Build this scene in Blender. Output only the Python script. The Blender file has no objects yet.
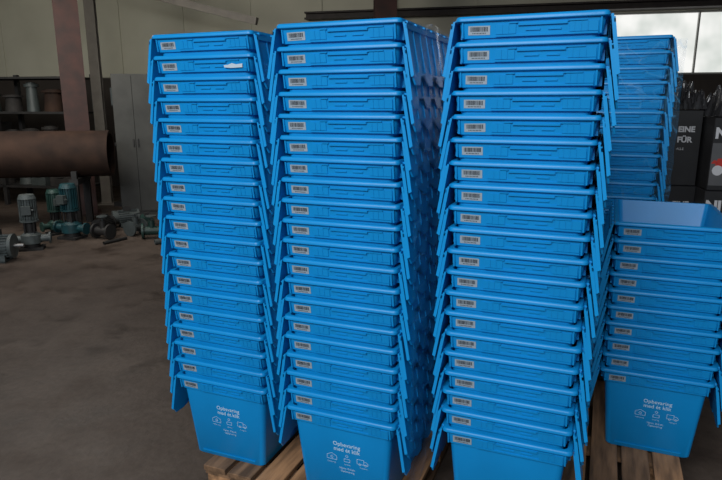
import bpy, bmesh, math, random
from mathutils import Vector, Matrix, noise
random.seed(7)
scene=bpy.context.scene
scene.view_settings.view_transform='Standard'
COL=scene.collection
R=math.radians

# ---------------------------------------------------------------- materials
def newmat(name):
    m=bpy.data.materials.new(name); m.use_nodes=True
    nt=m.node_tree; nt.nodes.clear()
    out=nt.nodes.new('ShaderNodeOutputMaterial')
    return m,nt,out
def pmat(name,c,rough=.5,metal=0,var=.12,scale=8,bump=0,c2=None,spec=.5,detail=6,stretch=None):
    m,nt,out=newmat(name)
    p=nt.nodes.new('ShaderNodeBsdfPrincipled')
    p.inputs['Roughness'].default_value=rough; p.inputs['Metallic'].default_value=metal
    p.inputs['Specular IOR Level'].default_value=spec
    tc=nt.nodes.new('ShaderNodeTexCoord'); n=nt.nodes.new('ShaderNodeTexNoise')
    n.inputs['Scale'].default_value=scale; n.inputs['Detail'].default_value=detail
    if stretch:
        mp=nt.nodes.new('ShaderNodeMapping'); mp.inputs['Scale'].default_value=stretch
        nt.links.new(tc.outputs['Object'],mp.inputs[0]); nt.links.new(mp.outputs[0],n.inputs['Vector'])
    else: nt.links.new(tc.outputs['Object'],n.inputs['Vector'])
    r=nt.nodes.new('ShaderNodeValToRGB')
    r.color_ramp.elements[0].position=.35; r.color_ramp.elements[1].position=.68
    if c2 is None: c2=tuple(x*(1-var) for x in c); c=tuple(min(1,x*(1+var)) for x in c)
    r.color_ramp.elements[0].color=(*c2,1); r.color_ramp.elements[1].color=(*c,1)
    nt.links.new(n.outputs['Fac'],r.inputs['Fac']); nt.links.new(r.outputs['Color'],p.inputs['Base Color'])
    if bump:
        b=nt.nodes.new('ShaderNodeBump'); b.inputs['Strength'].default_value=bump; b.inputs['Distance'].default_value=.01
        nt.links.new(n.outputs['Fac'],b.inputs['Height']); nt.links.new(b.outputs['Normal'],p.inputs['Normal'])
    nt.links.new(p.outputs[0],out.inputs[0]); return m
M={}
M['blue']=pmat('blue_plastic',(.0035,.240,.585),.36,var=.06,scale=5,spec=.3)
M['bluelid']=pmat('blue_lid_plastic',(.004,.265,.63),.28,var=.06,scale=5,spec=.4)
M['label']=pmat('label_paper',(.29,.35,.40),.6,var=.06,scale=40)
M['torn']=pmat('torn_paper',(.50,.58,.65),.6,var=.05,scale=40)
M['ink']=pmat('black_ink',(.02,.025,.035),.7)
M['print']=pmat('white_print',(.46,.65,.82),.6,var=.03)
M['wood']=pmat('pallet_wood',(.31,.165,.08),.8,var=.45,scale=9,bump=.6,stretch=(4,.5,4))
M['wood2']=pmat('pallet_wood_dark',(.17,.095,.05),.85,var=.45,scale=9,bump=.6,stretch=(4,.5,4))
M['rust']=pmat('rusty_steel',(.048,.026,.018),.8,c2=(.022,.013,.010),scale=4,bump=.3,spec=.2)
M['column']=pmat('red_oxide_paint',(.065,.026,.021),.7,c2=(.035,.018,.016),scale=6)
M['dark']=pmat('dark_steel',(.016,.015,.015),.6,var=.3)
M['darkbox']=pmat('dark_stores',(.02,.017,.016),.8,var=.4)
M['grey']=pmat('grey_paint',(.05,.06,.06),.5,var=.15)
M['lgrey']=pmat('light_grey_paint',(.075,.09,.09),.5,var=.3,scale=14)
M['locker']=pmat('locker_paint',(.042,.042,.039),.7,var=.3,scale=3)
M['teal']=pmat('teal_paint',(.007,.045,.055),.5,var=.3,scale=14)
M['green']=pmat('green_paint',(.012,.04,.033),.5,var=.3)
M['steel']=pmat('machined_steel',(.3,.3,.3),.4,metal=.8)
M['carton']=pmat('black_carton',(.012,.012,.014),.5,var=.2)
M['panel']=pmat('grey_printed_panel',(.10,.10,.105),.5,var=.1)
M['red']=pmat('red_print',(.5,.03,.02),.5)
M['white']=pmat('white_ink',(.6,.6,.62),.6,var=.03)
M['bag']=pmat('black_film',(.035,.035,.038),.2,var=.3,bump=.4)
M['beam']=pmat('beam_paint',(.03,.022,.02),.7,var=.3)
M['ceil']=pmat('ceiling_sheet',(.34,.30,.24),.8,var=.15,scale=2)
M['frame']=pmat('window_frame',(.30,.30,.28),.6)
M['ltgreypost']=pmat('pale_post',(.16,.14,.12),.6)

m,nt,out=newmat('wall_plaster'); p=nt.nodes.new('ShaderNodeBsdfPrincipled'); p.inputs['Roughness'].default_value=.85
g=nt.nodes.new('ShaderNodeNewGeometry'); s=nt.nodes.new('ShaderNodeSeparateXYZ'); nt.links.new(g.outputs['Position'],s.inputs[0])
n=nt.nodes.new('ShaderNodeTexNoise'); n.inputs['Scale'].default_value=1.3; n.inputs['Detail'].default_value=8; nt.links.new(g.outputs['Position'],n.inputs['Vector'])
mr=nt.nodes.new('ShaderNodeMapRange'); mr.inputs['From Min'].default_value=1.97; mr.inputs['From Max'].default_value=2.0
nt.links.new(s.outputs['Z'],mr.inputs['Value'])
r1=nt.nodes.new('ShaderNodeValToRGB'); r1.color_ramp.elements[0].color=(.44,.42,.34,1); r1.color_ramp.elements[1].color=(.52,.50,.41,1)
r1.color_ramp.elements[0].position=.3; r1.color_ramp.elements[1].position=.7
r2=nt.nodes.new('ShaderNodeValToRGB'); r2.color_ramp.elements[0].color=(.018,.013,.010,1); r2.color_ramp.elements[1].color=(.04,.031,.026,1)
nt.links.new(n.outputs['Fac'],r1.inputs[0]); nt.links.new(n.outputs['Fac'],r2.inputs[0])
mx=nt.nodes.new('ShaderNodeMixRGB'); nt.links.new(mr.outputs[0],mx.inputs[0]); nt.links.new(r2.outputs[0],mx.inputs[1]); nt.links.new(r1.outputs[0],mx.inputs[2])
nt.links.new(mx.outputs[0],p.inputs['Base Color']); nt.links.new(p.outputs[0],out.inputs[0]); M['wall']=m

m,nt,out=newmat('worn_concrete'); p=nt.nodes.new('ShaderNodeBsdfPrincipled'); p.inputs['Specular IOR Level'].default_value=.35
g=nt.nodes.new('ShaderNodeNewGeometry')
n=nt.nodes.new('ShaderNodeTexNoise'); n.inputs['Scale'].default_value=1.1; n.inputs['Detail'].default_value=13; n.inputs['Roughness'].default_value=.7
n2=nt.nodes.new('ShaderNodeTexNoise'); n2.inputs['Scale'].default_value=28; n2.inputs['Detail'].default_value=8
n3=nt.nodes.new('ShaderNodeTexNoise'); n3.inputs['Scale'].default_value=2.8; n3.inputs['Detail'].default_value=10; n3.inputs['Roughness'].default_value=.65
for q in (n,n2,n3): nt.links.new(g.outputs['Position'],q.inputs['Vector'])
r1=nt.nodes.new('ShaderNodeValToRGB'); r1.color_ramp.elements[0].color=(.052,.037,.029,1); r1.color_ramp.elements[1].color=(.105,.079,.063,1)
r1.color_ramp.elements[0].position=.36; r1.color_ramp.elements[1].position=.66
r2=nt.nodes.new('ShaderNodeValToRGB'); r2.color_ramp.elements[0].color=(.65,.65,.65,1); r2.color_ramp.elements[1].color=(1.2,1.2,1.2,1)
r3=nt.nodes.new('ShaderNodeValToRGB'); r3.color_ramp.elements[0].color=(.5,.47,.45,1); r3.color_ramp.elements[1].color=(1,1,1,1)
r3.color_ramp.elements[0].position=.32; r3.color_ramp.elements[1].position=.47
nt.links.new(n.outputs['Fac'],r1.inputs[0]); nt.links.new(n2.outputs['Fac'],r2.inputs[0]); nt.links.new(n3.outputs['Fac'],r3.inputs[0])
mx=nt.nodes.new('ShaderNodeMixRGB'); mx.blend_type='MULTIPLY'; mx.inputs[0].default_value=1
mx2=nt.nodes.new('ShaderNodeMixRGB'); mx2.blend_type='MULTIPLY'; mx2.inputs[0].default_value=1
nt.links.new(r1.outputs[0],mx.inputs[1]); nt.links.new(r2.outputs[0],mx.inputs[2])
nt.links.new(mx.outputs[0],mx2.inputs[1]); nt.links.new(r3.outputs[0],mx2.inputs[2]); nt.links.new(mx2.outputs[0],p.inputs['Base Color'])
mr=nt.nodes.new('ShaderNodeMapRange'); mr.inputs['From Min'].default_value=.3; mr.inputs['From Max'].default_value=.7; mr.inputs['To Min'].default_value=.38; mr.inputs['To Max'].default_value=.7
nt.links.new(n3.outputs['Fac'],mr.inputs['Value']); nt.links.new(mr.outputs[0],p.inputs['Roughness'])
b=nt.nodes.new('ShaderNodeBump'); b.inputs['Strength'].default_value=.3; b.inputs['Distance'].default_value=.01
nt.links.new(n2.outputs['Fac'],b.inputs['Height']); nt.links.new(b.outputs[0],p.inputs['Normal'])
nt.links.new(p.outputs[0],out.inputs[0]); M['floor']=m

m,nt,out=newmat('daylight_glass'); e=nt.nodes.new('ShaderNodeEmission'); e.inputs[1].default_value=.95
tc=nt.nodes.new('ShaderNodeTexCoord'); n=nt.nodes.new('ShaderNodeTexNoise'); n.inputs['Scale'].default_value=2.5; nt.links.new(tc.outputs['Object'],n.inputs['Vector'])
r1=nt.nodes.new('ShaderNodeValToRGB'); r1.color_ramp.elements[0].color=(.70,.74,.70,1); r1.color_ramp.elements[1].color=(1,1,.97,1)
r1.color_ramp.elements[0].position=.3; r1.color_ramp.elements[1].position=.6
nt.links.new(n.outputs['Fac'],r1.inputs[0]); nt.links.new(r1.outputs[0],e.inputs[0]); nt.links.new(e.outputs[0],out.inputs[0]); M['glass']=m

def filmmat(name,lo,hi):
    m,nt,out=newmat(name); t=nt.nodes.new('ShaderNodeBsdfTransparent'); gl=nt.nodes.new('ShaderNodeBsdfPrincipled')
    gl.inputs['Base Color'].default_value=(.12,.45,.80,1); gl.inputs['Roughness'].default_value=.18
    tc=nt.nodes.new('ShaderNodeTexCoord')
    facs=[]
    for sc,rot,ns,w in (((3,3,9),(.25,.4,0),1.5,.016),((7,7,3),(-.5,.3,.2),1.3,.012)):
        mp=nt.nodes.new('ShaderNodeMapping'); mp.inputs['Scale'].default_value=sc; mp.inputs['Rotation'].default_value=rot
        n=nt.nodes.new('ShaderNodeTexNoise'); n.inputs['Scale'].default_value=ns; n.inputs['Detail'].default_value=1; n.inputs['Distortion'].default_value=.3
        nt.links.new(tc.outputs['Object'],mp.inputs[0]); nt.links.new(mp.outputs[0],n.inputs['Vector'])
        r=nt.nodes.new('ShaderNodeValToRGB'); cr=r.color_ramp
        cr.elements[0].position=.5-w; cr.elements[0].color=(lo,lo,lo,1); cr.elements[1].position=.5+w; cr.elements[1].color=(lo,lo,lo,1)
        e_=cr.elements.new(.5); e_.color=(hi,hi,hi,1)
        nt.links.new(n.outputs['Fac'],r.inputs[0]); facs.append(r)
    mxx=nt.nodes.new('ShaderNodeMath'); mxx.operation='MAXIMUM'; nt.links.new(facs[0].outputs[0],mxx.inputs[0]); nt.links.new(facs[1].outputs[0],mxx.inputs[1])
    mx=nt.nodes.new('ShaderNodeMixShader'); nt.links.new(mxx.outputs[0],mx.inputs[0]); nt.links.new(t.outputs[0],mx.inputs[1]); nt.links.new(gl.outputs[0],mx.inputs[2])
    nt.links.new(mx.outputs[0],out.inputs[0]); M[name]=m
filmmat('film',.10,.38)
filmmat('film_tight',.05,.24)

# ---------------------------------------------------------------- helpers
def box(bm,x0,x1,y0,y1,z0,z1,mi=0,mat=None):
    vs=[bm.verts.new(v) for v in [(x0,y0,z0),(x1,y0,z0),(x1,y1,z0),(x0,y1,z0),(x0,y0,z1),(x1,y0,z1),(x1,y1,z1),(x0,y1,z1)]]
    if mat is not None:
        for v in vs: v.co=mat@v.co
    for f in [(3,2,1,0),(4,5,6,7),(0,1,5,4),(1,2,6,5),(2,3,7,6),(3,0,4,7)]:
        bm.faces.new([vs[i] for i in f]).material_index=mi
def cyl(bm,c,axis,r,h,seg=24,r2=None,mi=0,caps=True):
    r2=r if r2 is None else r2
    q=Vector((0,0,1)).rotation_difference(Vector(axis).normalized()).to_matrix().to_4x4()
    mt=Matrix.Translation(c)@q
    res=bmesh.ops.create_cone(bm,cap_ends=caps,segments=seg,radius1=r,radius2=r2,depth=h,matrix=mt)
    for v in res['verts']:
        for f in v.link_faces: f.material_index=mi
def mesh(name,bm,mats,smooth=None):
    bmesh.ops.recalc_face_normals(bm,faces=bm.faces[:])
    me=bpy.data.meshes.new(name); bm.to_mesh(me); bm.free()
    for x in mats: me.materials.append(M[x])
    if smooth is not None:
        me.polygons.foreach_set('use_smooth',[True]*len(me.polygons)); me.set_sharp_from_angle(angle=R(smooth))
    return me
def obj(name,me,parent=None,loc=(0,0,0),rz=0,rot=None,**props):
    o=bpy.data.objects.new(name,me); COL.objects.link(o)
    o.location=loc; o.rotation_euler=rot if rot else (0,0,rz)
    if parent: o.parent=parent
    for k,v in props.items(): o[k]=v
    return o
def empty(name,loc,rz,label,category,group=None):
    o=obj(name,None,None,loc,rz,label=label,category=category); o.empty_display_size=.1
    if group: o['group']=group
    return o
def text_mesh_into(bm,txt,size,loc,mi=0,align='CENTER',rot=None,bold=0.0):
    cu=bpy.data.curves.new('t','FONT'); cu.body=txt; cu.size=size; cu.align_x=align; cu.align_y='CENTER'; cu.offset=bold; cu.resolution_u=3
    o=bpy.data.objects.new('t',cu); COL.objects.link(o)
    dg=bpy.context.evaluated_depsgraph_get(); me=bpy.data.meshes.new_from_object(o.evaluated_get(dg))
    me.transform(Matrix.Translation(loc)@(rot or Matrix.Rotation(R(90),4,'X')))
    n0=len(bm.faces); bm.from_mesh(me); bm.faces.ensure_lookup_table()
    for f in bm.faces[n0:]: f.material_index=mi
    bpy.data.objects.remove(o); bpy.data.curves.remove(cu); bpy.data.meshes.remove(me)

# ---------------------------------------------------------------- container meshes
KX=.973; ZB=.2885
def loop(bm,hx,hy,z,r,seg=4):
    vs=[]; hx*=KX
    for cx,cy,a0 in ((hx-r,hy-r,0),(-hx+r,hy-r,90),(-hx+r,-hy+r,180),(hx-r,-hy+r,270)):
        for i in range(seg+1):
            a=R(a0+90*i/seg); vs.append(bm.verts.new((cx+r*math.cos(a),cy+r*math.sin(a),z)))
    return vs
bm=bmesh.new()
prof=[(.153,.253,0,.02),(.158,.258,.006,.022),(.183,.283,ZB-.0005,.022),(.1895,.2885,ZB,.02),(.1965,.2955,.3305,.018),(.2030,.3020,.331,.016),(.2050,.3040,.333,.016),(.2050,.3040,.339,.016),(.2020,.3010,.3445,.016),(.2005,.3000,.345,.016),
      (.1895,.2885,.345,.018),(.1875,.2865,.340,.02),(.1560,.2560,.010,.02),(.153,.253,.006,.02)]
loops=[loop(bm,*q) for q in prof]
for a,b_ in zip(loops,loops[1:]):
    n_=len(a)
    for i in range(n_): bm.faces.new((a[i],a[(i+1)%n_],b_[(i+1)%n_],b_[i]))
bm.faces.new(loops[0][::-1]); bm.faces.new(loops[-1])
SL=.007/(.3305-ZB)
def fy(z): return -(.2885+(z-ZB)*SL)
def fb(x0,x1,z0,z1,t=.003):
    x0*=KX; x1*=KX
    for s_ in (1,-1):
        vs=[]
        for y_off in (.001,-t):
            c=.0007 if y_off<0 else 0
            for (x,z) in ((x0+c,z0+c),(x1-c,z0+c),(x1-c,z1-c),(x0+c,z1-c)):
                vs.append(bm.verts.new((x*s_,(fy(z)+y_off)*s_,z)))
        for f in [(0,1,2,3),(7,6,5,4),(0,4,5,1),(1,5,6,2),(2,6,7,3),(3,7,4,0)]: bm.faces.new([vs[i] for i in f])
fb(-.090,.178,ZB+.001,.296,.0036)
fb(-.090,-.035,.296,.322,.0024); fb(.105,.178,.296,.322,.0024)
fb(-.030,.100,.316,.3225,.0054); fb(-.055,-.030,.322,.3265,.0048); fb(.100,.150,.322,.3265,.0048)
fb(-.010,.030,.303,.308,.0032); fb(.050,.085,.303,.308,.0032)
fb(.115,.119,.296,.322,.0038); fb(.132,.136,.296,.322,.0038); fb(.149,.153,.296,.322,.0038)
fb(-.075,-.071,.296,.322,.0038); fb(-.058,-.054,.296,.322,.0038)
fb(.181,.187,ZB+.001,.330,.003); fb(-.187,-.181,ZB+.001,.330,.003)
for s_ in (-1,1):
    for i in range(9):
        y=-.25+.0625*i; a,b_=s_*.184,s_*.193
        box(bm,min(a,b_),max(a,b_),y-.002,y+.002,ZB+.001,.331)
    box(bm,-.12,.12,s_*.2595-.0025,s_*.2595+.0025,.018,.022)
ME_body=mesh('container_body',bm,['blue'],35)

def lid_mesh(sg):
    bm=bmesh.new(); t=.0055; L=.294; D=.172; TD=.03
    pts=[(-L,0),(-L,-D+.022),(-L+.006,-D+.022)]
    n_=9; Lw=L-.012; w=2*Lw/n_
    for i in range(n_):
        y0=-Lw+i*w; d0=-D if i%2==0 else -D+TD
        pts+= [(y0+.009,d0),(y0+w-.009,d0)]
    pts+=[(L-.006,-D+.022),(L,-D+.022),(L,0)]
    front=[bm.verts.new((sg*t/2,y,z)) for y,z in pts]; back=[bm.verts.new((-sg*t/2,y,z)) for y,z in pts]
    f1=bm.faces.new(front); f2=bm.faces.new(back[::-1]); k=len(pts)
    for i in range(k): bm.faces.new((front[i],front[(i+1)%k],back[(i+1)%k],back[i]))
    bmesh.ops.triangulate(bm,faces=[f1,f2])
    def bx(y0,y1,z0,z1,h=.0042):
        a=sg*t/2; b=sg*(t/2+h); box(bm,min(a,b),max(a,b),y0,y1,z0,z1)
    bx(-L,-L+.008,-D+.024,-.006); bx(L-.008,L,-D+.024,-.006); bx(-L,L,-.020,-.010)
    for i in range(8):
        y=-.23+i*.46/7; bx(y-.003,y+.003,-D+TD+.006,-.02,.0028)
    for i in range(7):
        y=-.25+i*.5/6; cyl(bm,(0,y,.001),(0,1,0),.0048,.04,10)
    return mesh('lid_flap',bm,['bluelid'],35)
ME_lid={1:lid_mesh(1),-1:lid_mesh(-1)}

def barcode(seed):
    rr=random.Random(seed); bm=bmesh.new(); W=.060; Hh=.024
    box(bm,-W/2,W/2,-.0002,.0004,-Hh/2,Hh/2,0)
    def q(x0,x1,z0,z1):
        vs=[bm.verts.new(v) for v in ((x0,-.0006,z0),(x1,-.0006,z0),(x1,-.0006,z1),(x0,-.0006,z1))]; bm.faces.new(vs).material_index=1
    x=-W/2+.006
    while x<W/2-.007:
        w=rr.choice([.0010,.0016,.0024]); q(x,x+w,-.003,Hh/2-.003); x+=w+rr.choice([.0007,.0010,.0014])
    x=-W/2+.012
    for i in range(9):
        q(x,x+.0024,-.009,-.006); x+=.0042
    return mesh('barcode_label',bm,['label','ink'])
ME_bar=[barcode(i) for i in range(4)]

bm=bmesh.new()
T=lambda s,sz,x,z,b=0: text_mesh_into(bm,s,sz,(x,0,z),0,bold=b)
T('Opbevaring',.0250,0,.054,.0003); T('med ét klik',.0250,0,.030,.0003)
T('Nemt. Enkelt.',.0125,0,-.056); T('Opbevaring',.0125,0,-.070)
T('Opbevaring',.0080,-.068,-.036); T('Levering',.0080,0,-.036); T('Transport',.0080,.070,-.036)
def line(x0,z0,x1,z1,t=.0017):
    d=Vector((x1-x0,z1-z0)).normalized(); nx,nz=-d.y*t/2,d.x*t/2
    vs=[bm.verts.new(v) for v in ((x0-nx,0,z0-nz),(x1-nx,0,z1-nz),(x1+nx,0,z1+nz),(x0+nx,0,z0+nz))]; bm.faces.new(vs)
def ring(cx,cz,r,t=.0017,n=16):
    for i in range(n):
        a=R(360*i/n); b=R(360*(i+1)/n)
        vs=[bm.verts.new((cx+rr*math.cos(x),0,cz+rr*math.sin(x))) for rr,x in ((r,a),(r,b),(r-t,b),(r-t,a))]; bm.faces.new(vs)
def pl(pts,ox,k=1.25):
    for (a,b),(c,d) in zip(pts,pts[1:]): line(ox+a*k,-.008+b*k,ox+c*k,-.008+d*k)
pl([(-.017,-.012),(.017,-.012),(.017,.002),(0,.011),(-.017,.002),(-.017,-.012)],-.066); ring(-.066,-.012,.006)
ring(0,.004,.006); pl([(-.010,-.012),(-.010,-.001),(.010,-.001),(.010,-.012),(-.010,-.012)],0)
pl([(-.018,-.009),(-.018,.008),(.005,.008),(.005,-.009),(-.018,-.009)],.066); pl([(.005,.003),(.013,.003),(.019,-.003),(.019,-.009),(.005,-.009)],.066)
ring(.055,-.021,.005); ring(.080,-.021,.005)
ME_print=mesh('front_print',bm,['print'])

BT=math.atan(SL)
def container(cx,cy,z,rz,label,group,pr=False,torn=False):
    e=empty('storage_container',(cx,cy,z),rz,label,'storage container',group)
    obj('body',ME_body,e)
    for s_ in (1,-1):
        obj('lid_flap',ME_lid[s_],e,(s_*.2035,0,.334),rot=(0,R(-s_*(9.6+random.uniform(-.9,.9))),0))
    zl=.3085
    obj('barcode_label',random.choice(ME_bar),e,(-.134+random.uniform(-.001,.001),fy(zl)-.0008,zl),rot=(BT,random.uniform(-.02,.02),0),label='pale paper barcode label')
    if pr:
        zc=.180; yc=-(.258+(zc-.006)/.282*.025)-.0012
        o=obj('front_print',ME_print,e,(.018,yc,zc),rot=(math.atan(.025/.282),0,0),label='white printed text and icons'); o.scale=(.86,1,.86)
    if torn:
        bm=bmesh.new(); pts=[(-.034,-.005),(-.01,-.007),(.034,-.006),(.036,.006),(.012,.004),(-.004,.008),(-.02,.003),(-.036,.002)]
        f=[bm.verts.new((x,-.0004,z_)) for x,z_ in pts]; b_=[bm.verts.new((x,.0004,z_)) for x,z_ in pts]
        bm.faces.new(f); bm.faces.new(b_[::-1])
        for i in range(len(pts)): bm.faces.new((f[i],b_[i],b_[(i+1)%len(pts)],f[(i+1)%len(pts)]))
        zt=.307; obj('torn_label',mesh('torn_label',bm,['torn']),e,(.125,fy(zt)-.0064,zt),rot=(BT,0,0),label='torn white paper sticker')
    return e
AL=R(-22)
def stack(cx,cy,z0,n,p,label,group,pr=True,torn=None):
    for i in range(n):
        l='blue plastic lidded crate nested in '+label
        if i==0: l='lowest blue plastic crate of '+label
        if i==n-1: l='open topmost blue crate of '+label
        container(cx+random.uniform(-.002,.002),cy+random.uniform(-.002,.002),z0+i*p,AL+R(random.uniform(-.4,.4)),l,group,pr=(pr and i==0),torn=(torn==i))
PT=.144
stack(-.418,2.347,PT,19,.0690,'tall stack beside open floor','nested crates in the outer tall stack',torn=17)
stack(.040,2.098,PT,20,.0656,'tall middle stack','nested crates in the middle tall stack')
stack(.556,1.956,PT,20,.0656,'tall stack beside low stack','nested crates in the tall stack next to the low one',pr=False)
stack(1.243,2.40,PT,10,.0652,'low stack','nested crates in the low stack')
stack(1.30,3.12,PT,21,.0656,'film-wrapped rear stack','nested crates in the film-wrapped stack',pr=False)

# ---------------------------------------------------------------- pallets
def pallet(cx,cy,rz,W,L,label):
    e=empty('wooden_pallet',(cx,cy,0),rz,label,'pallet','wooden pallets under the crates')
    nb=7; bw=.098; gap=(W-nb*bw)/(nb-1)
    for i in range(nb):
        bm=bmesh.new(); x0=-W/2+i*(bw+gap)
        box(bm,x0,x0+bw,-L/2+random.uniform(-.012,.008),L/2,.122,.144); bmesh.ops.bevel(bm,geom=bm.edges[:],offset=.002,segments=1,affect='EDGES')
        obj('deck_board',mesh('deck_board',bm,[random.choice(['wood','wood','wood2'])]),e)
    for y in (-L/2+.07,0,L/2-.07):
        bm=bmesh.new(); box(bm,-W/2,W/2,y-.06,y+.06,.100,.1219); obj('cross_board',mesh('cross_board',bm,['wood2']),e)
        for x in (-W/2+.06,0,W/2-.06):
            bm=bmesh.new(); box(bm,x-.05,x+.05,y-.06,y+.06,.022,.0999); obj('spacer_block',mesh('spacer_block',bm,['wood']),e)
    for x in (-W/2+.06,0,W/2-.06):
        bm=bmesh.new(); box(bm,x-.05,x+.05,-L/2,L/2,0,.0219); obj('bottom_board',mesh('bottom_board',bm,['wood2']),e)
ee=Vector((.927,-.375)); nn=Vector((.375,.927))
def PP(base,a,b): v=Vector(base)+ee*a+nn*b; return v.x,v.y
pallet(*PP((-.704,2.144),.52,.57),AL,.81,1.2,'worn wooden pallet under the two outer crate stacks')
pallet(*PP((.271,1.753),.385,.72),AL,.78,1.2,'worn wooden pallet under tall and low crate stacks')
pallet(1.353,3.36,AL,.84,.8,'worn wooden pallet under the film-wrapped stack')

# ---------------------------------------------------------------- stretch film
def film(cx,cy,hx,hy,z0,z1,label,arc=(0,1),seed=1,mat='film',amp=1.0):
    bm=bmesh.new(); N=200
    per=[(hx,-hy),(hx,hy),(-hx,hy),(-hx,-hy)]
    tot=4*(hx+hy); a0=int(arc[0]*N); a1=int(arc[1]*N)
    def at(s):
        s=(s%1)*tot
        for i in range(4):
            p0=Vector(per[i]); p1=Vector(per[(i+1)%4]); l=(p1-p0).length
            if s<=l: return p0+(p1-p0)*s/l
            s-=l
        return Vector(per[0])
    K=110; rows=[]
    for k in range(K+1):
        z=z0+(z1-z0)*k/K; row=[]
        for i in range(a0,a1+1):
            v=at(i/N); q=Vector((v.x*7+z*5,v.y*7,z*7+seed))
            off=amp*.008*(1-abs(noise.noise(q))*3)
            u=v.normalized(); row.append(bm.verts.new((v.x+u.x*off,v.y+u.y*off,z+.03*noise.noise(Vector((v.x*4,v.y*4,seed))))))
        rows.append(row)
    for k in range(K):
        for i in range(len(rows[0])-1): bm.faces.new((rows[k][i],rows[k][i+1],rows[k+1][i+1],rows[k+1][i]))
    obj('stretch_film',mesh('stretch_film',bm,[mat],180),None,(cx,cy,0),AL,label=label,category='stretch film')
film(1.30,3.12,.252,.318,.35,1.78,'clear wrinkled stretch film wrapped round rear crate stack',seed=2,mat='film_tight',amp=.6)
film(.040,2.098,.250,.318,.25,1.72,'clear wrinkled stretch film on side of middle crate stack',arc=(0.0,.33),seed=5,amp=.7)
film(-.418,2.347,.250,.318,.6,1.64,'clear wrinkled stretch film on side of outer crate stack',arc=(0.0,.33),seed=9,amp=.6)

# ---------------------------------------------------------------- room
RA=R(-13)
def struct(name,me,loc=(0,0,0),rz=RA,**k): return obj(name,me,None,loc,rz,kind='structure',**k)
bm=bmesh.new(); box(bm,-11,8,-5,10.2,-.1,0); struct('floor',mesh('floor',bm,['floor']),label='worn brown concrete workshop floor',category='floor')
CH=3.55; WZ=2.83
A0,A1,A2,A3=1.3,3.20,3.25,5.1
bm=bmesh.new(); box(bm,-11,8,10,10.2,0,1.94); box(bm,-11,A0,10,10.2,1.94,WZ)
box(bm,-11,8,10,10.2,WZ,CH); box(bm,A1,A2,10,10.2,1.94,WZ); box(bm,A3,8,10,10.2,1.94,WZ)
for i in range(9): box(bm,-10.5+i*1.25,-10.46+i*1.25,9.985,10,2.0,CH)
struct('wall_back',mesh('wall_back',bm,['wall']),label='cream panelled wall above dark painted lower half',category='wall')
bm=bmesh.new(); box(bm,-11.2,-11,-5,10.2,0,CH); struct('wall_left',mesh('wall_left',bm,['wall']),label='cream and dark workshop side wall',category='wall')
bm=bmesh.new(); box(bm,8,8.2,-5,10.2,0,CH); struct('wall_right',mesh('wall_right',bm,['wall']),label='cream and dark workshop side wall',category='wall')
bm=bmesh.new(); box(bm,-11.2,8.2,1,10.2,CH,CH+.1)
for i in range(40): 
    c=1.2+i*.22; box(bm,-11,8,c,c+.08,CH-.03,CH)
struct('ceiling',mesh('ceiling',bm,['ceil']),label='ribbed beige sheet ceiling',category='ceiling')
k=0
for a0,a1 in ((A0,A1),(A2,A3)):
    k+=1; e=obj('window_%d'%k,None,None,(0,0,0),RA,kind='structure',label='bright frosted workshop window with thin frame',category='window')
    bm=bmesh.new(); box(bm,a0,a1,10.10,10.11,1.94,WZ); obj('glass_pane',mesh('glass_pane',bm,['glass']),e)
    bm=bmesh.new()
    for x in ((a0,a0+.025),(a1-.025,a1),(a1-.50,a1-.48)): box(bm,x[0],x[1],10.03,10.09,1.94,WZ)
    box(bm,a0,a1,10.03,10.09,1.94,1.965); box(bm,a0,a1,10.03,10.09,WZ-.025,WZ)
    obj('window_frame',mesh('window_frame',bm,['frame']),e)
bm=bmesh.new(); box(bm,-3.2,8,9.78,9.98,2.85,2.875); box(bm,-3.2,8,9.78,9.98,2.94,2.965); box(bm,-3.2,8,9.87,9.90,2.875,2.94)
struct('trim_1',mesh('trim_1',bm,['beam']),label='dark steel lintel beam along the wall',category='beam')

def column(x,y,w,mat,label,rz=0):
    bm=bmesh.new(); h=CH-.031; box(bm,-w/2,w/2,-w/2,-w/2+.02,0,h); box(bm,-w/2,w/2,w/2-.02,w/2,0,h); box(bm,-.01,.01,-w/2+.02,w/2-.02,0,h)
    box(bm,-w/2-.05,w/2+.05,-w/2-.05,w/2+.05,0,.02)
    obj('steel_column',mesh('steel_column',bm,[mat]),None,(x,y,0),rz,label=label,category='column')
column(-3.88,8.35,.30,'column','red-brown steel column behind the rusty pipe',R(25))
column(-3.92,9.2,.14,'ltgreypost','slim pale steel post beside the red column',R(10))
column(.34,9.0,.30,'column','red-brown steel column rising behind crate stacks',R(5))

bm=bmesh.new(); box(bm,-1.6,1.6,-.04,.04,-.05,.05)
obj('roof_brace',mesh('roof_brace',bm,['ltgreypost']),None,(-3.0,9.4,3.05),rot=(0,R(14),R(-13)),label='pale diagonal steel brace under the roof',category='roof brace')

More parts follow.
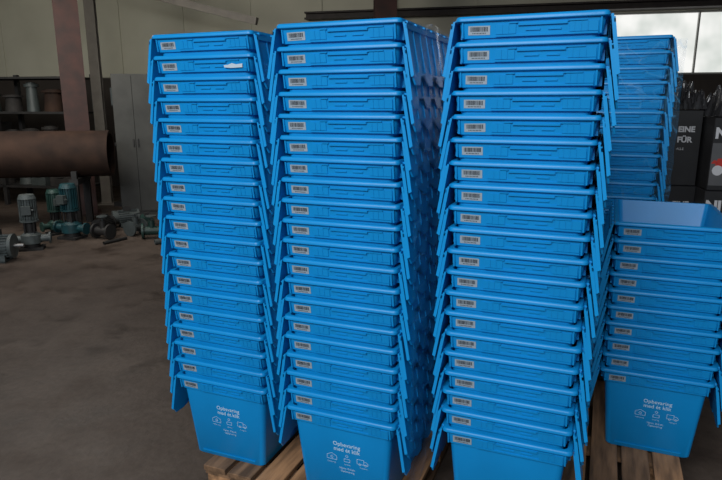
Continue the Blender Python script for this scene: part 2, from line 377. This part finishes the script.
PXE=-3.12
bm=bmesh.new(); seg=48; L=2.9; r=.28; ri=.25
rings=[]
for (x,rr_) in ((-L,r),(0,r),(0,ri),(-L,ri)):
    rings.append([bm.verts.new((x,rr_*math.cos(2*math.pi*i/seg),rr_*math.sin(2*math.pi*i/seg))) for i in range(seg)])
for a,b_ in ((0,1),(1,2),(2,3),(3,0)):
    for i in range(seg): bm.faces.new((rings[a][i],rings[a][(i+1)%seg],rings[b_][(i+1)%seg],rings[b_][i]))
obj('steel_pipe',mesh('steel_pipe',bm,['rust'],40),None,(PXE,7.55,.91),R(12),label='large rusty brown steel pipe lying on trestles',category='pipe')
for x in (-3.5,-5.1):
    e=empty('trestle',(x,7.55+(x-PXE)*.2126,0),R(12),'dark steel trestle carrying the rusty pipe','trestle','trestles under the pipe')
    bm=bmesh.new(); box(bm,-.05,.05,-.35,.35,.56,.629); obj('top_bar',mesh('top_bar',bm,['dark']),e)
    for s_ in (-1,1):
        bm=bmesh.new(); box(bm,-.04,.04,s_*.3-.04,s_*.3+.04,0,.56); obj('leg',mesh('leg',bm,['dark']),e)
        bm=bmesh.new(); box(bm,-.03,.03,s_*.29-.02,s_*.29+.04,.62,.72); obj('cradle_stop',mesh('cradle_stop',bm,['dark']),e)

def drill(x,y,rz,s=1.0):
    e=empty('drill_press',(x,y,0),rz,'grey pedestal drill press behind the rusty pipe','drill press'); e.scale=(s,s,s)
    bm=bmesh.new(); box(bm,-.17,.17,-.28,.2,0,.06); obj('base_plate',mesh('base_plate',bm,['dark']),e)
    bm=bmesh.new(); cyl(bm,(0,.08,.85),(0,0,1),.045,1.6,20); obj('post',mesh('post',bm,['grey'],40),e)
    bm=bmesh.new(); box(bm,-.15,.15,-.26,.04,.86,.90); cyl(bm,(0,.08,.88),(0,0,1),.07,.1,20); obj('work_table',mesh('work_table',bm,['dark'],40),e)
    bm=bmesh.new(); box(bm,-.10,.10,-.24,.20,1.42,1.66); cyl(bm,(0,-.16,1.36),(0,0,1),.05,.12,20); cyl(bm,(0,-.16,1.27),(0,0,1),.025,.08,16,.035); cyl(bm,(0,-.16,1.18),(0,0,1),.008,.14,8); obj('head',mesh('head',bm,['lgrey'],40),e)
    bm=bmesh.new(); cyl(bm,(.12,-.12,1.5),(1,0,0),.02,.06,12)
    for i in range(3):
        a=R(120*i+20); d=Vector((0,math.cos(a),math.sin(a))); cyl(bm,Vector((.14,-.12,1.5))+d*.09,d,.008,.18,8)
    obj('feed_handle',mesh('feed_handle',bm,['steel'],40),e)
    bm=bmesh.new(); cyl(bm,(0,.28,1.5),(0,0,1),.08,.24,20); obj('motor',mesh('motor',bm,['dark'],40),e)
drill(-3.55,9.25,0,1.05)

e=empty('metal_locker',(-3.08,8.45,0),R(8),'dull grey metal locker standing behind the stacks','locker')
bm=bmesh.new(); box(bm,-.26,.26,-.22,.25,.05,1.9); box(bm,-.25,.25,-.2,.24,0,.05); obj('body',mesh('body',bm,['locker']),e)
for s_ in (-1,1):
    bm=bmesh.new(); x0,x1=(.003,.252) if s_>0 else (-.252,-.003); box(bm,x0,x1,-.236,-.2201,.07,1.88)
    for i in range(5): box(bm,x0+.06,x1-.06,-.24,-.236,1.6+.03*i,1.61+.03*i)
    d=obj('door',mesh('door',bm,['locker']),e)
    bm=bmesh.new(); box(bm,s_*.03-.008,s_*.03+.008,-.255,-.236,.95,1.05); obj('handle',mesh('handle',bm,['dark']),d)

e=empty('storage_rack',(-5.4,9.4,0),R(-10),'dark steel rack filled with dark machine stores','rack')
for x in (-1.3,0,1.3):
    for y in (-.25,.25):
        bm=bmesh.new(); box(bm,x-.03,x+.03,y-.03,y+.03,0,1.95); obj('upright',mesh('upright',bm,['dark']),e)
for z in (.3,.85,1.4,1.9):
    bm=bmesh.new(); box(bm,-1.3,1.3,-.28,.28,z-.03,z); obj('shelf',mesh('shelf',bm,['dark']),e)
for z in (.3,.85,1.4):
    x=-1.2
    while x<1.15:
        w=random.uniform(.18,.36); h=random.uniform(.2,.45)
        if x+w>1.24: break
        bm=bmesh.new()
        if random.random()<.45:
            cyl(bm,(0,0,h/2),(0,0,1),w*.4,h,20,w*.3); cyl(bm,(0,0,h*.9),(0,0,1),w*.45,h*.1,20); nm,lb,ct='machine_part','dark round machine part on the steel rack','machine part'
        else:
            box(bm,-w/2,w/2,-.2,.2,0,h); box(bm,-w/2-.01,w/2+.01,-.21,.21,h-.05,h); box(bm,-.05,.05,-.215,-.2,h*.45,h*.6); nm,lb,ct='storage_bin','dark lidded parts bin on the steel rack','storage bin'
        rz_=R(-10+random.uniform(-5,5))
        c=Matrix.Rotation(R(-10),4,'Z')@Vector((x+w/2,0,0))
        obj(nm,mesh(nm,bm,[random.choice(['darkbox','darkbox','grey','rust'])],40),None,(-5.4+c.x,9.4+c.y,z),rz_,label=lb,category=ct,group='dark stores on the rack')
        x+=w+.06

def vertical_pump(x,y,rz,mat,label,s=1):
    e=empty('water_pump',(x,y,0),rz,label,'pump'); e.scale=(s,s,s)
    bm=bmesh.new(); box(bm,-.13,.13,-.11,.11,0,.03); cyl(bm,(0,0,.05),(0,0,1),.09,.05,24); obj('base_plate',mesh('base_plate',bm,['dark'],40),e)
    bm=bmesh.new(); cyl(bm,(0,0,.13),(0,0,1),.115,.10,28); cyl(bm,(0,0,.19),(0,0,1),.115,.04,28,.07)
    cyl(bm,(-.13,0,.13),(1,0,0),.045,.14,20); cyl(bm,(-.205,0,.13),(1,0,0),.07,.02,20); cyl(bm,(.13,0,.13),(1,0,0),.045,.14,20); cyl(bm,(.205,0,.13),(1,0,0),.07,.02,20)
    obj('pump_housing',mesh('pump_housing',bm,[mat],40),e)
    bm=bmesh.new(); cyl(bm,(0,0,.27),(0,0,1),.05,.14,16)
    for i in range(4):
        a=R(45+90*i); cyl(bm,(.07*math.cos(a),.07*math.sin(a),.27),(0,0,1),.012,.14,8)
    obj('coupling',mesh('coupling',bm,['dark'],40),e)
    bm=bmesh.new(); cyl(bm,(0,0,.35),(0,0,1),.105,.02,28); cyl(bm,(0,0,.49),(0,0,1),.08,.26,28)
    for i in range(20):
        a=2*math.pi*i/20; mt=Matrix.Rotation(a,4,'Z'); box(bm,.075,.1,-.003,.003,.37,.61,mat=mt)
    cyl(bm,(0,0,.64),(0,0,1),.1,.05,28,.08); obj('motor',mesh('motor',bm,[mat],40),e)
    bm=bmesh.new(); box(bm,-.05,.05,-.15,-.09,.44,.54); cyl(bm,(.06,-.12,.49),(1,0,0),.012,.03,10); obj('terminal_box',mesh('terminal_box',bm,['grey'],40),e)
def motor(x,y,rz,mat,label,s=1,z=0):
    e=empty('electric_motor',(x,y,z),rz,label,'motor'); e.scale=(s,s,s)
    bm=bmesh.new(); cyl(bm,(0,0,.16),(1,0,0),.105,.3,28)
    for i in range(22):
        a=2*math.pi*i/22; mt=Matrix.Translation((0,0,.16))@Matrix.Rotation(a,4,'X'); box(bm,-.14,.14,-.003,.003,.1,.125,mat=mt)
    cyl(bm,(.17,0,.16),(1,0,0),.13,.03,28); obj('motor_housing',mesh('motor_housing',bm,[mat],40),e)
    bm=bmesh.new(); cyl(bm,(-.19,0,.16),(1,0,0),.125,.08,28,.115); obj('fan_cover',mesh('fan_cover',bm,[mat],40),e)
    bm=bmesh.new(); cyl(bm,(.23,0,.16),(1,0,0),.02,.1,16); obj('shaft',mesh('shaft',bm,['steel'],40),e)
    bm=bmesh.new(); box(bm,-.12,.12,-.12,-.07,0,.08); box(bm,-.12,.12,.07,.12,0,.08); box(bm,-.12,.12,-.12,.12,0,.02); obj('foot',mesh('foot',bm,[mat]),e)
    bm=bmesh.new(); box(bm,-.06,.06,-.05,.05,.27,.34); obj('terminal_box',mesh('terminal_box',bm,['dark']),e)
vertical_pump(-3.50,6.22,R(20),'lgrey','light grey vertical pump standing on the floor',.88)
vertical_pump(-3.32,6.75,R(-15),'teal','teal painted vertical pump beside grey pump',.95)
vertical_pump(-3.62,7.00,R(50),'green','dark green vertical pump behind teal pump',.8)
motor(-3.58,5.72,R(10),'lgrey','light grey electric motor lying on the floor',.92)
motor(-2.95,7.45,R(30),'grey','small grey electric motor under the pipe end',.75)
motor(-2.50,7.85,R(-25),'dark','small black electric motor near the locker',.75)
motor(-3.08,7.08,R(80),'dark','black electric motor beside the teal pump',.65)
motor(-2.68,7.38,R(-60),'green','dark green electric motor among loose fittings',.55)
def valve(x,y,rz,mat,label):
    e=empty('pipe_valve',(x,y,0),rz,label,'valve','loose valves and fittings on the floor')
    bm=bmesh.new(); cyl(bm,(0,0,.09),(1,0,0),.05,.2,20); cyl(bm,(.1,0,.09),(1,0,0),.088,.025,20); cyl(bm,(-.1,0,.09),(1,0,0),.088,.025,20); cyl(bm,(0,0,.15),(0,0,1),.035,.12,16)
    obj('body',mesh('body',bm,[mat],40),e)
    bm=bmesh.new(); cyl(bm,(0,0,.23),(0,0,1),.008,.06,10)
    bmesh.ops.create_cone(bm,cap_ends=True,segments=20,radius1=.06,radius2=.06,depth=.012,matrix=Matrix.Translation((0,0,.26))); obj('hand_wheel',mesh('hand_wheel',bm,['grey'],40),e)
valve(-2.40,6.75,R(15),'green','green flanged valve lying on the floor')
valve(-2.66,6.95,R(70),'grey','grey flanged valve lying on the floor')
valve(-2.95,6.72,R(-20),'dark','black flanged valve lying on the floor')
valve(-2.20,7.3,R(-40),'dark','black flanged valve lying on the floor')
for (x,y,rz,r_,l_,mt_) in ((-2.05,6.55,30,.03,.5,'grey'),(-2.45,7.15,-50,.04,.35,'rust'),(-2.75,6.55,60,.018,.3,'dark'),(-2.15,6.95,10,.035,.3,'grey')):
    bm=bmesh.new(); sg=20; rg=[]
    for xx,rr_ in ((-l_/2,r_),(l_/2,r_),(l_/2,r_*.8),(-l_/2,r_*.8)): rg.append([bm.verts.new((xx,rr_*math.cos(2*math.pi*i/sg),rr_*math.sin(2*math.pi*i/sg))) for i in range(sg)])
    for a,b_ in ((0,1),(1,2),(2,3),(3,0)):
        for i in range(sg): bm.faces.new((rg[a][i],rg[a][(i+1)%sg],rg[b_][(i+1)%sg],rg[b_][i]))
    obj('pipe_offcut',mesh('pipe_offcut',bm,[mt_],40),None,(x,y,r_),R(rz),label='short dirty pipe offcut lying on the floor',category='pipe',group='pipe offcuts on the floor')

# ---------------------------------------------------------------- black cartons
def carton(x,y,z,rz,w,d,h,label,kind):
    e=empty('cardboard_carton',(x,y,z),rz,label,'carton','black printed cartons')
    bm=bmesh.new(); box(bm,-w/2,w/2,-d/2,d/2,0,h-.002); bmesh.ops.bevel(bm,geom=bm.edges[:],offset=.004,segments=1,affect='EDGES')
    obj('box_body',mesh('box_body',bm,['carton']),e)
    bm=bmesh.new(); box(bm,-w/2,w/2,-.03,.03,h-.0015,h-.001); obj('packing_tape',mesh('packing_tape',bm,['darkbox']),e)
    yy=-d/2-.0015
    if kind==0:
        bm=bmesh.new()
        for i,t_ in enumerate(('EINE','FÜR')): text_mesh_into(bm,t_,.047,(w/2-.135,yy,h-.12-.064*i),0,'LEFT',bold=.002)
        text_mesh_into(bm,'ALLE',.020,(w/2-.135,yy,h-.24),0,'LEFT')
        obj('printed_lettering',mesh('printed_lettering',bm,['white']),e,label='white lettering')
    elif kind==1:
        bm=bmesh.new(); box(bm,-w/2+.004,w/2-.004,yy+.0003,yy+.0012,h-.40,h-.15); obj('printed_panel',mesh('printed_panel',bm,['panel']),e,label='grey printed panel')
        bm=bmesh.new(); text_mesh_into(bm,'NI',.085,(-w/2+.010,yy,h-.095),0,'LEFT',bold=.004)
        obj('printed_lettering',mesh('printed_lettering',bm,['white']),e,label='white lettering')
        bm=bmesh.new(); cx=-w/2+.105; cz=h-.27; yp=yy-.0006
        for (x0,x1,z0,z1) in ((-.08,.09,-.03,.03),(-.04,.06,.03,.07),(-.10,-.06,.0,.02)):
            vs=[bm.verts.new((cx+a,yp,cz+b)) for a,b in ((x0,z0),(x1,z0),(x1-.015,z1),(x0+.015,z1))]; bm.faces.new(vs).material_index=0
        for wx,rr_ in ((-.06,.03),(.07,.038)):
            vs=[bm.verts.new((cx+wx+rr_*math.cos(R(20*i)),yp-.001,cz-.04+rr_*math.sin(R(20*i)))) for i in range(18)]; bm.faces.new(vs).material_index=1
        vs=[bm.verts.new((cx+a,yp,cz+b)) for a,b in ((.05,.05),(.13,.11),(.14,.10),(.065,.04))]; bm.faces.new(vs).material_index=0
        obj('printed_picture',mesh('printed_picture',bm,['red','white']),e,label='red printed machine picture')
for zz in (0,.50,1.0):
    j=random.uniform(-.012,.012) if zz<1 else 0
    carton(2.070+j,4.00,zz,R(-14+j*200),.19,.42,.5 if zz<1 else .47,'black carton with white slogan stacked beside another',0)
    carton(2.265-j*.5,3.74,zz,R(-14-j*100),.30,.42,.5 if zz<1 else .43,'black carton with red machine picture and lettering',1)
carton(2.32,4.44,0,R(-5),.44,.3,.75,'plain black carton behind the printed cartons',2)
carton(2.34,4.44,.75,R(9),.34,.26,.64,'plain tall black carton behind the printed cartons',2)
def crumple(cx,cy,z,rz,sx,sy,hh,seed):
    bm=bmesh.new(); bmesh.ops.create_grid(bm,x_segments=60,y_segments=40,size=1)
    for v in bm.verts:
        x,y=v.co.x,v.co.y; ed=max(0,1-max(abs(x),abs(y))**6)
        q=Vector((x*1.9,y*1.5,seed)); hgt=.3*hh+abs(noise.noise(q))*hh*2.2+abs(noise.noise(q*2.6))*hh*1.2
        v.co=Vector((x*sx+.02*noise.noise(q*2),y*sy+.02*noise.noise(q*1.7),.002+hgt*ed))
    obj('crumpled_film',mesh('crumpled_film',bm,['bag']),None,(cx,cy,z),rz,label='crumpled black plastic film on the cartons',category='plastic film')
crumple(2.085,3.98,1.471,R(-15),.10,.17,.10,1)
crumple(2.28,3.74,1.431,R(-10),.15,.17,.14,4.3)

# ---------------------------------------------------------------- camera, light
cam=bpy.data.cameras.new('camera'); cam.lens=36*600/722; cam.sensor_width=36
co=bpy.data.objects.new('camera',cam); COL.objects.link(co); co.location=(0,0,1.5); co.rotation_euler=(R(90-12.7),0,0); scene.camera=co
def area(name,loc,tgt,sx,sy,e,c):
    l=bpy.data.lights.new(name,'AREA'); l.shape='RECTANGLE'; l.size=sx; l.size_y=sy; l.energy=e; l.color=c
    o=bpy.data.objects.new(name,l); COL.objects.link(o); o.location=loc
    o.rotation_euler=(Vector(tgt)-Vector(loc)).to_track_quat('-Z','Y').to_euler()
area('added_front_light',(-1.9,-2.2,4.0),(0.1,2.2,1.2),3.6,1.6,285,(.95,.98,1))  # added area light behind the camera for the crate fronts, no modelled opening
area('window_light',(2.6,9.0,2.35),(0,4,.3),3,.8,14,(.95,.98,1))
area('added_wall_fill',(-4.5,5.5,2.9),(-4.0,9.8,2.9),4,1.2,85,(1,.98,.88))  # added fill to brighten the cream back wall, no lamp fitting here
area('added_floor_fill',(-3.3,5.8,3.4),(-2.8,5.6,0),2.6,2.6,62,(1,.96,.92))  # added overhead fill that lightens the floor on the left
w=bpy.data.worlds.new('world'); scene.world=w; w.use_nodes=True
w.node_tree.nodes['Background'].inputs[0].default_value=(.8,.9,1,1); w.node_tree.nodes['Background'].inputs[1].default_value=.28
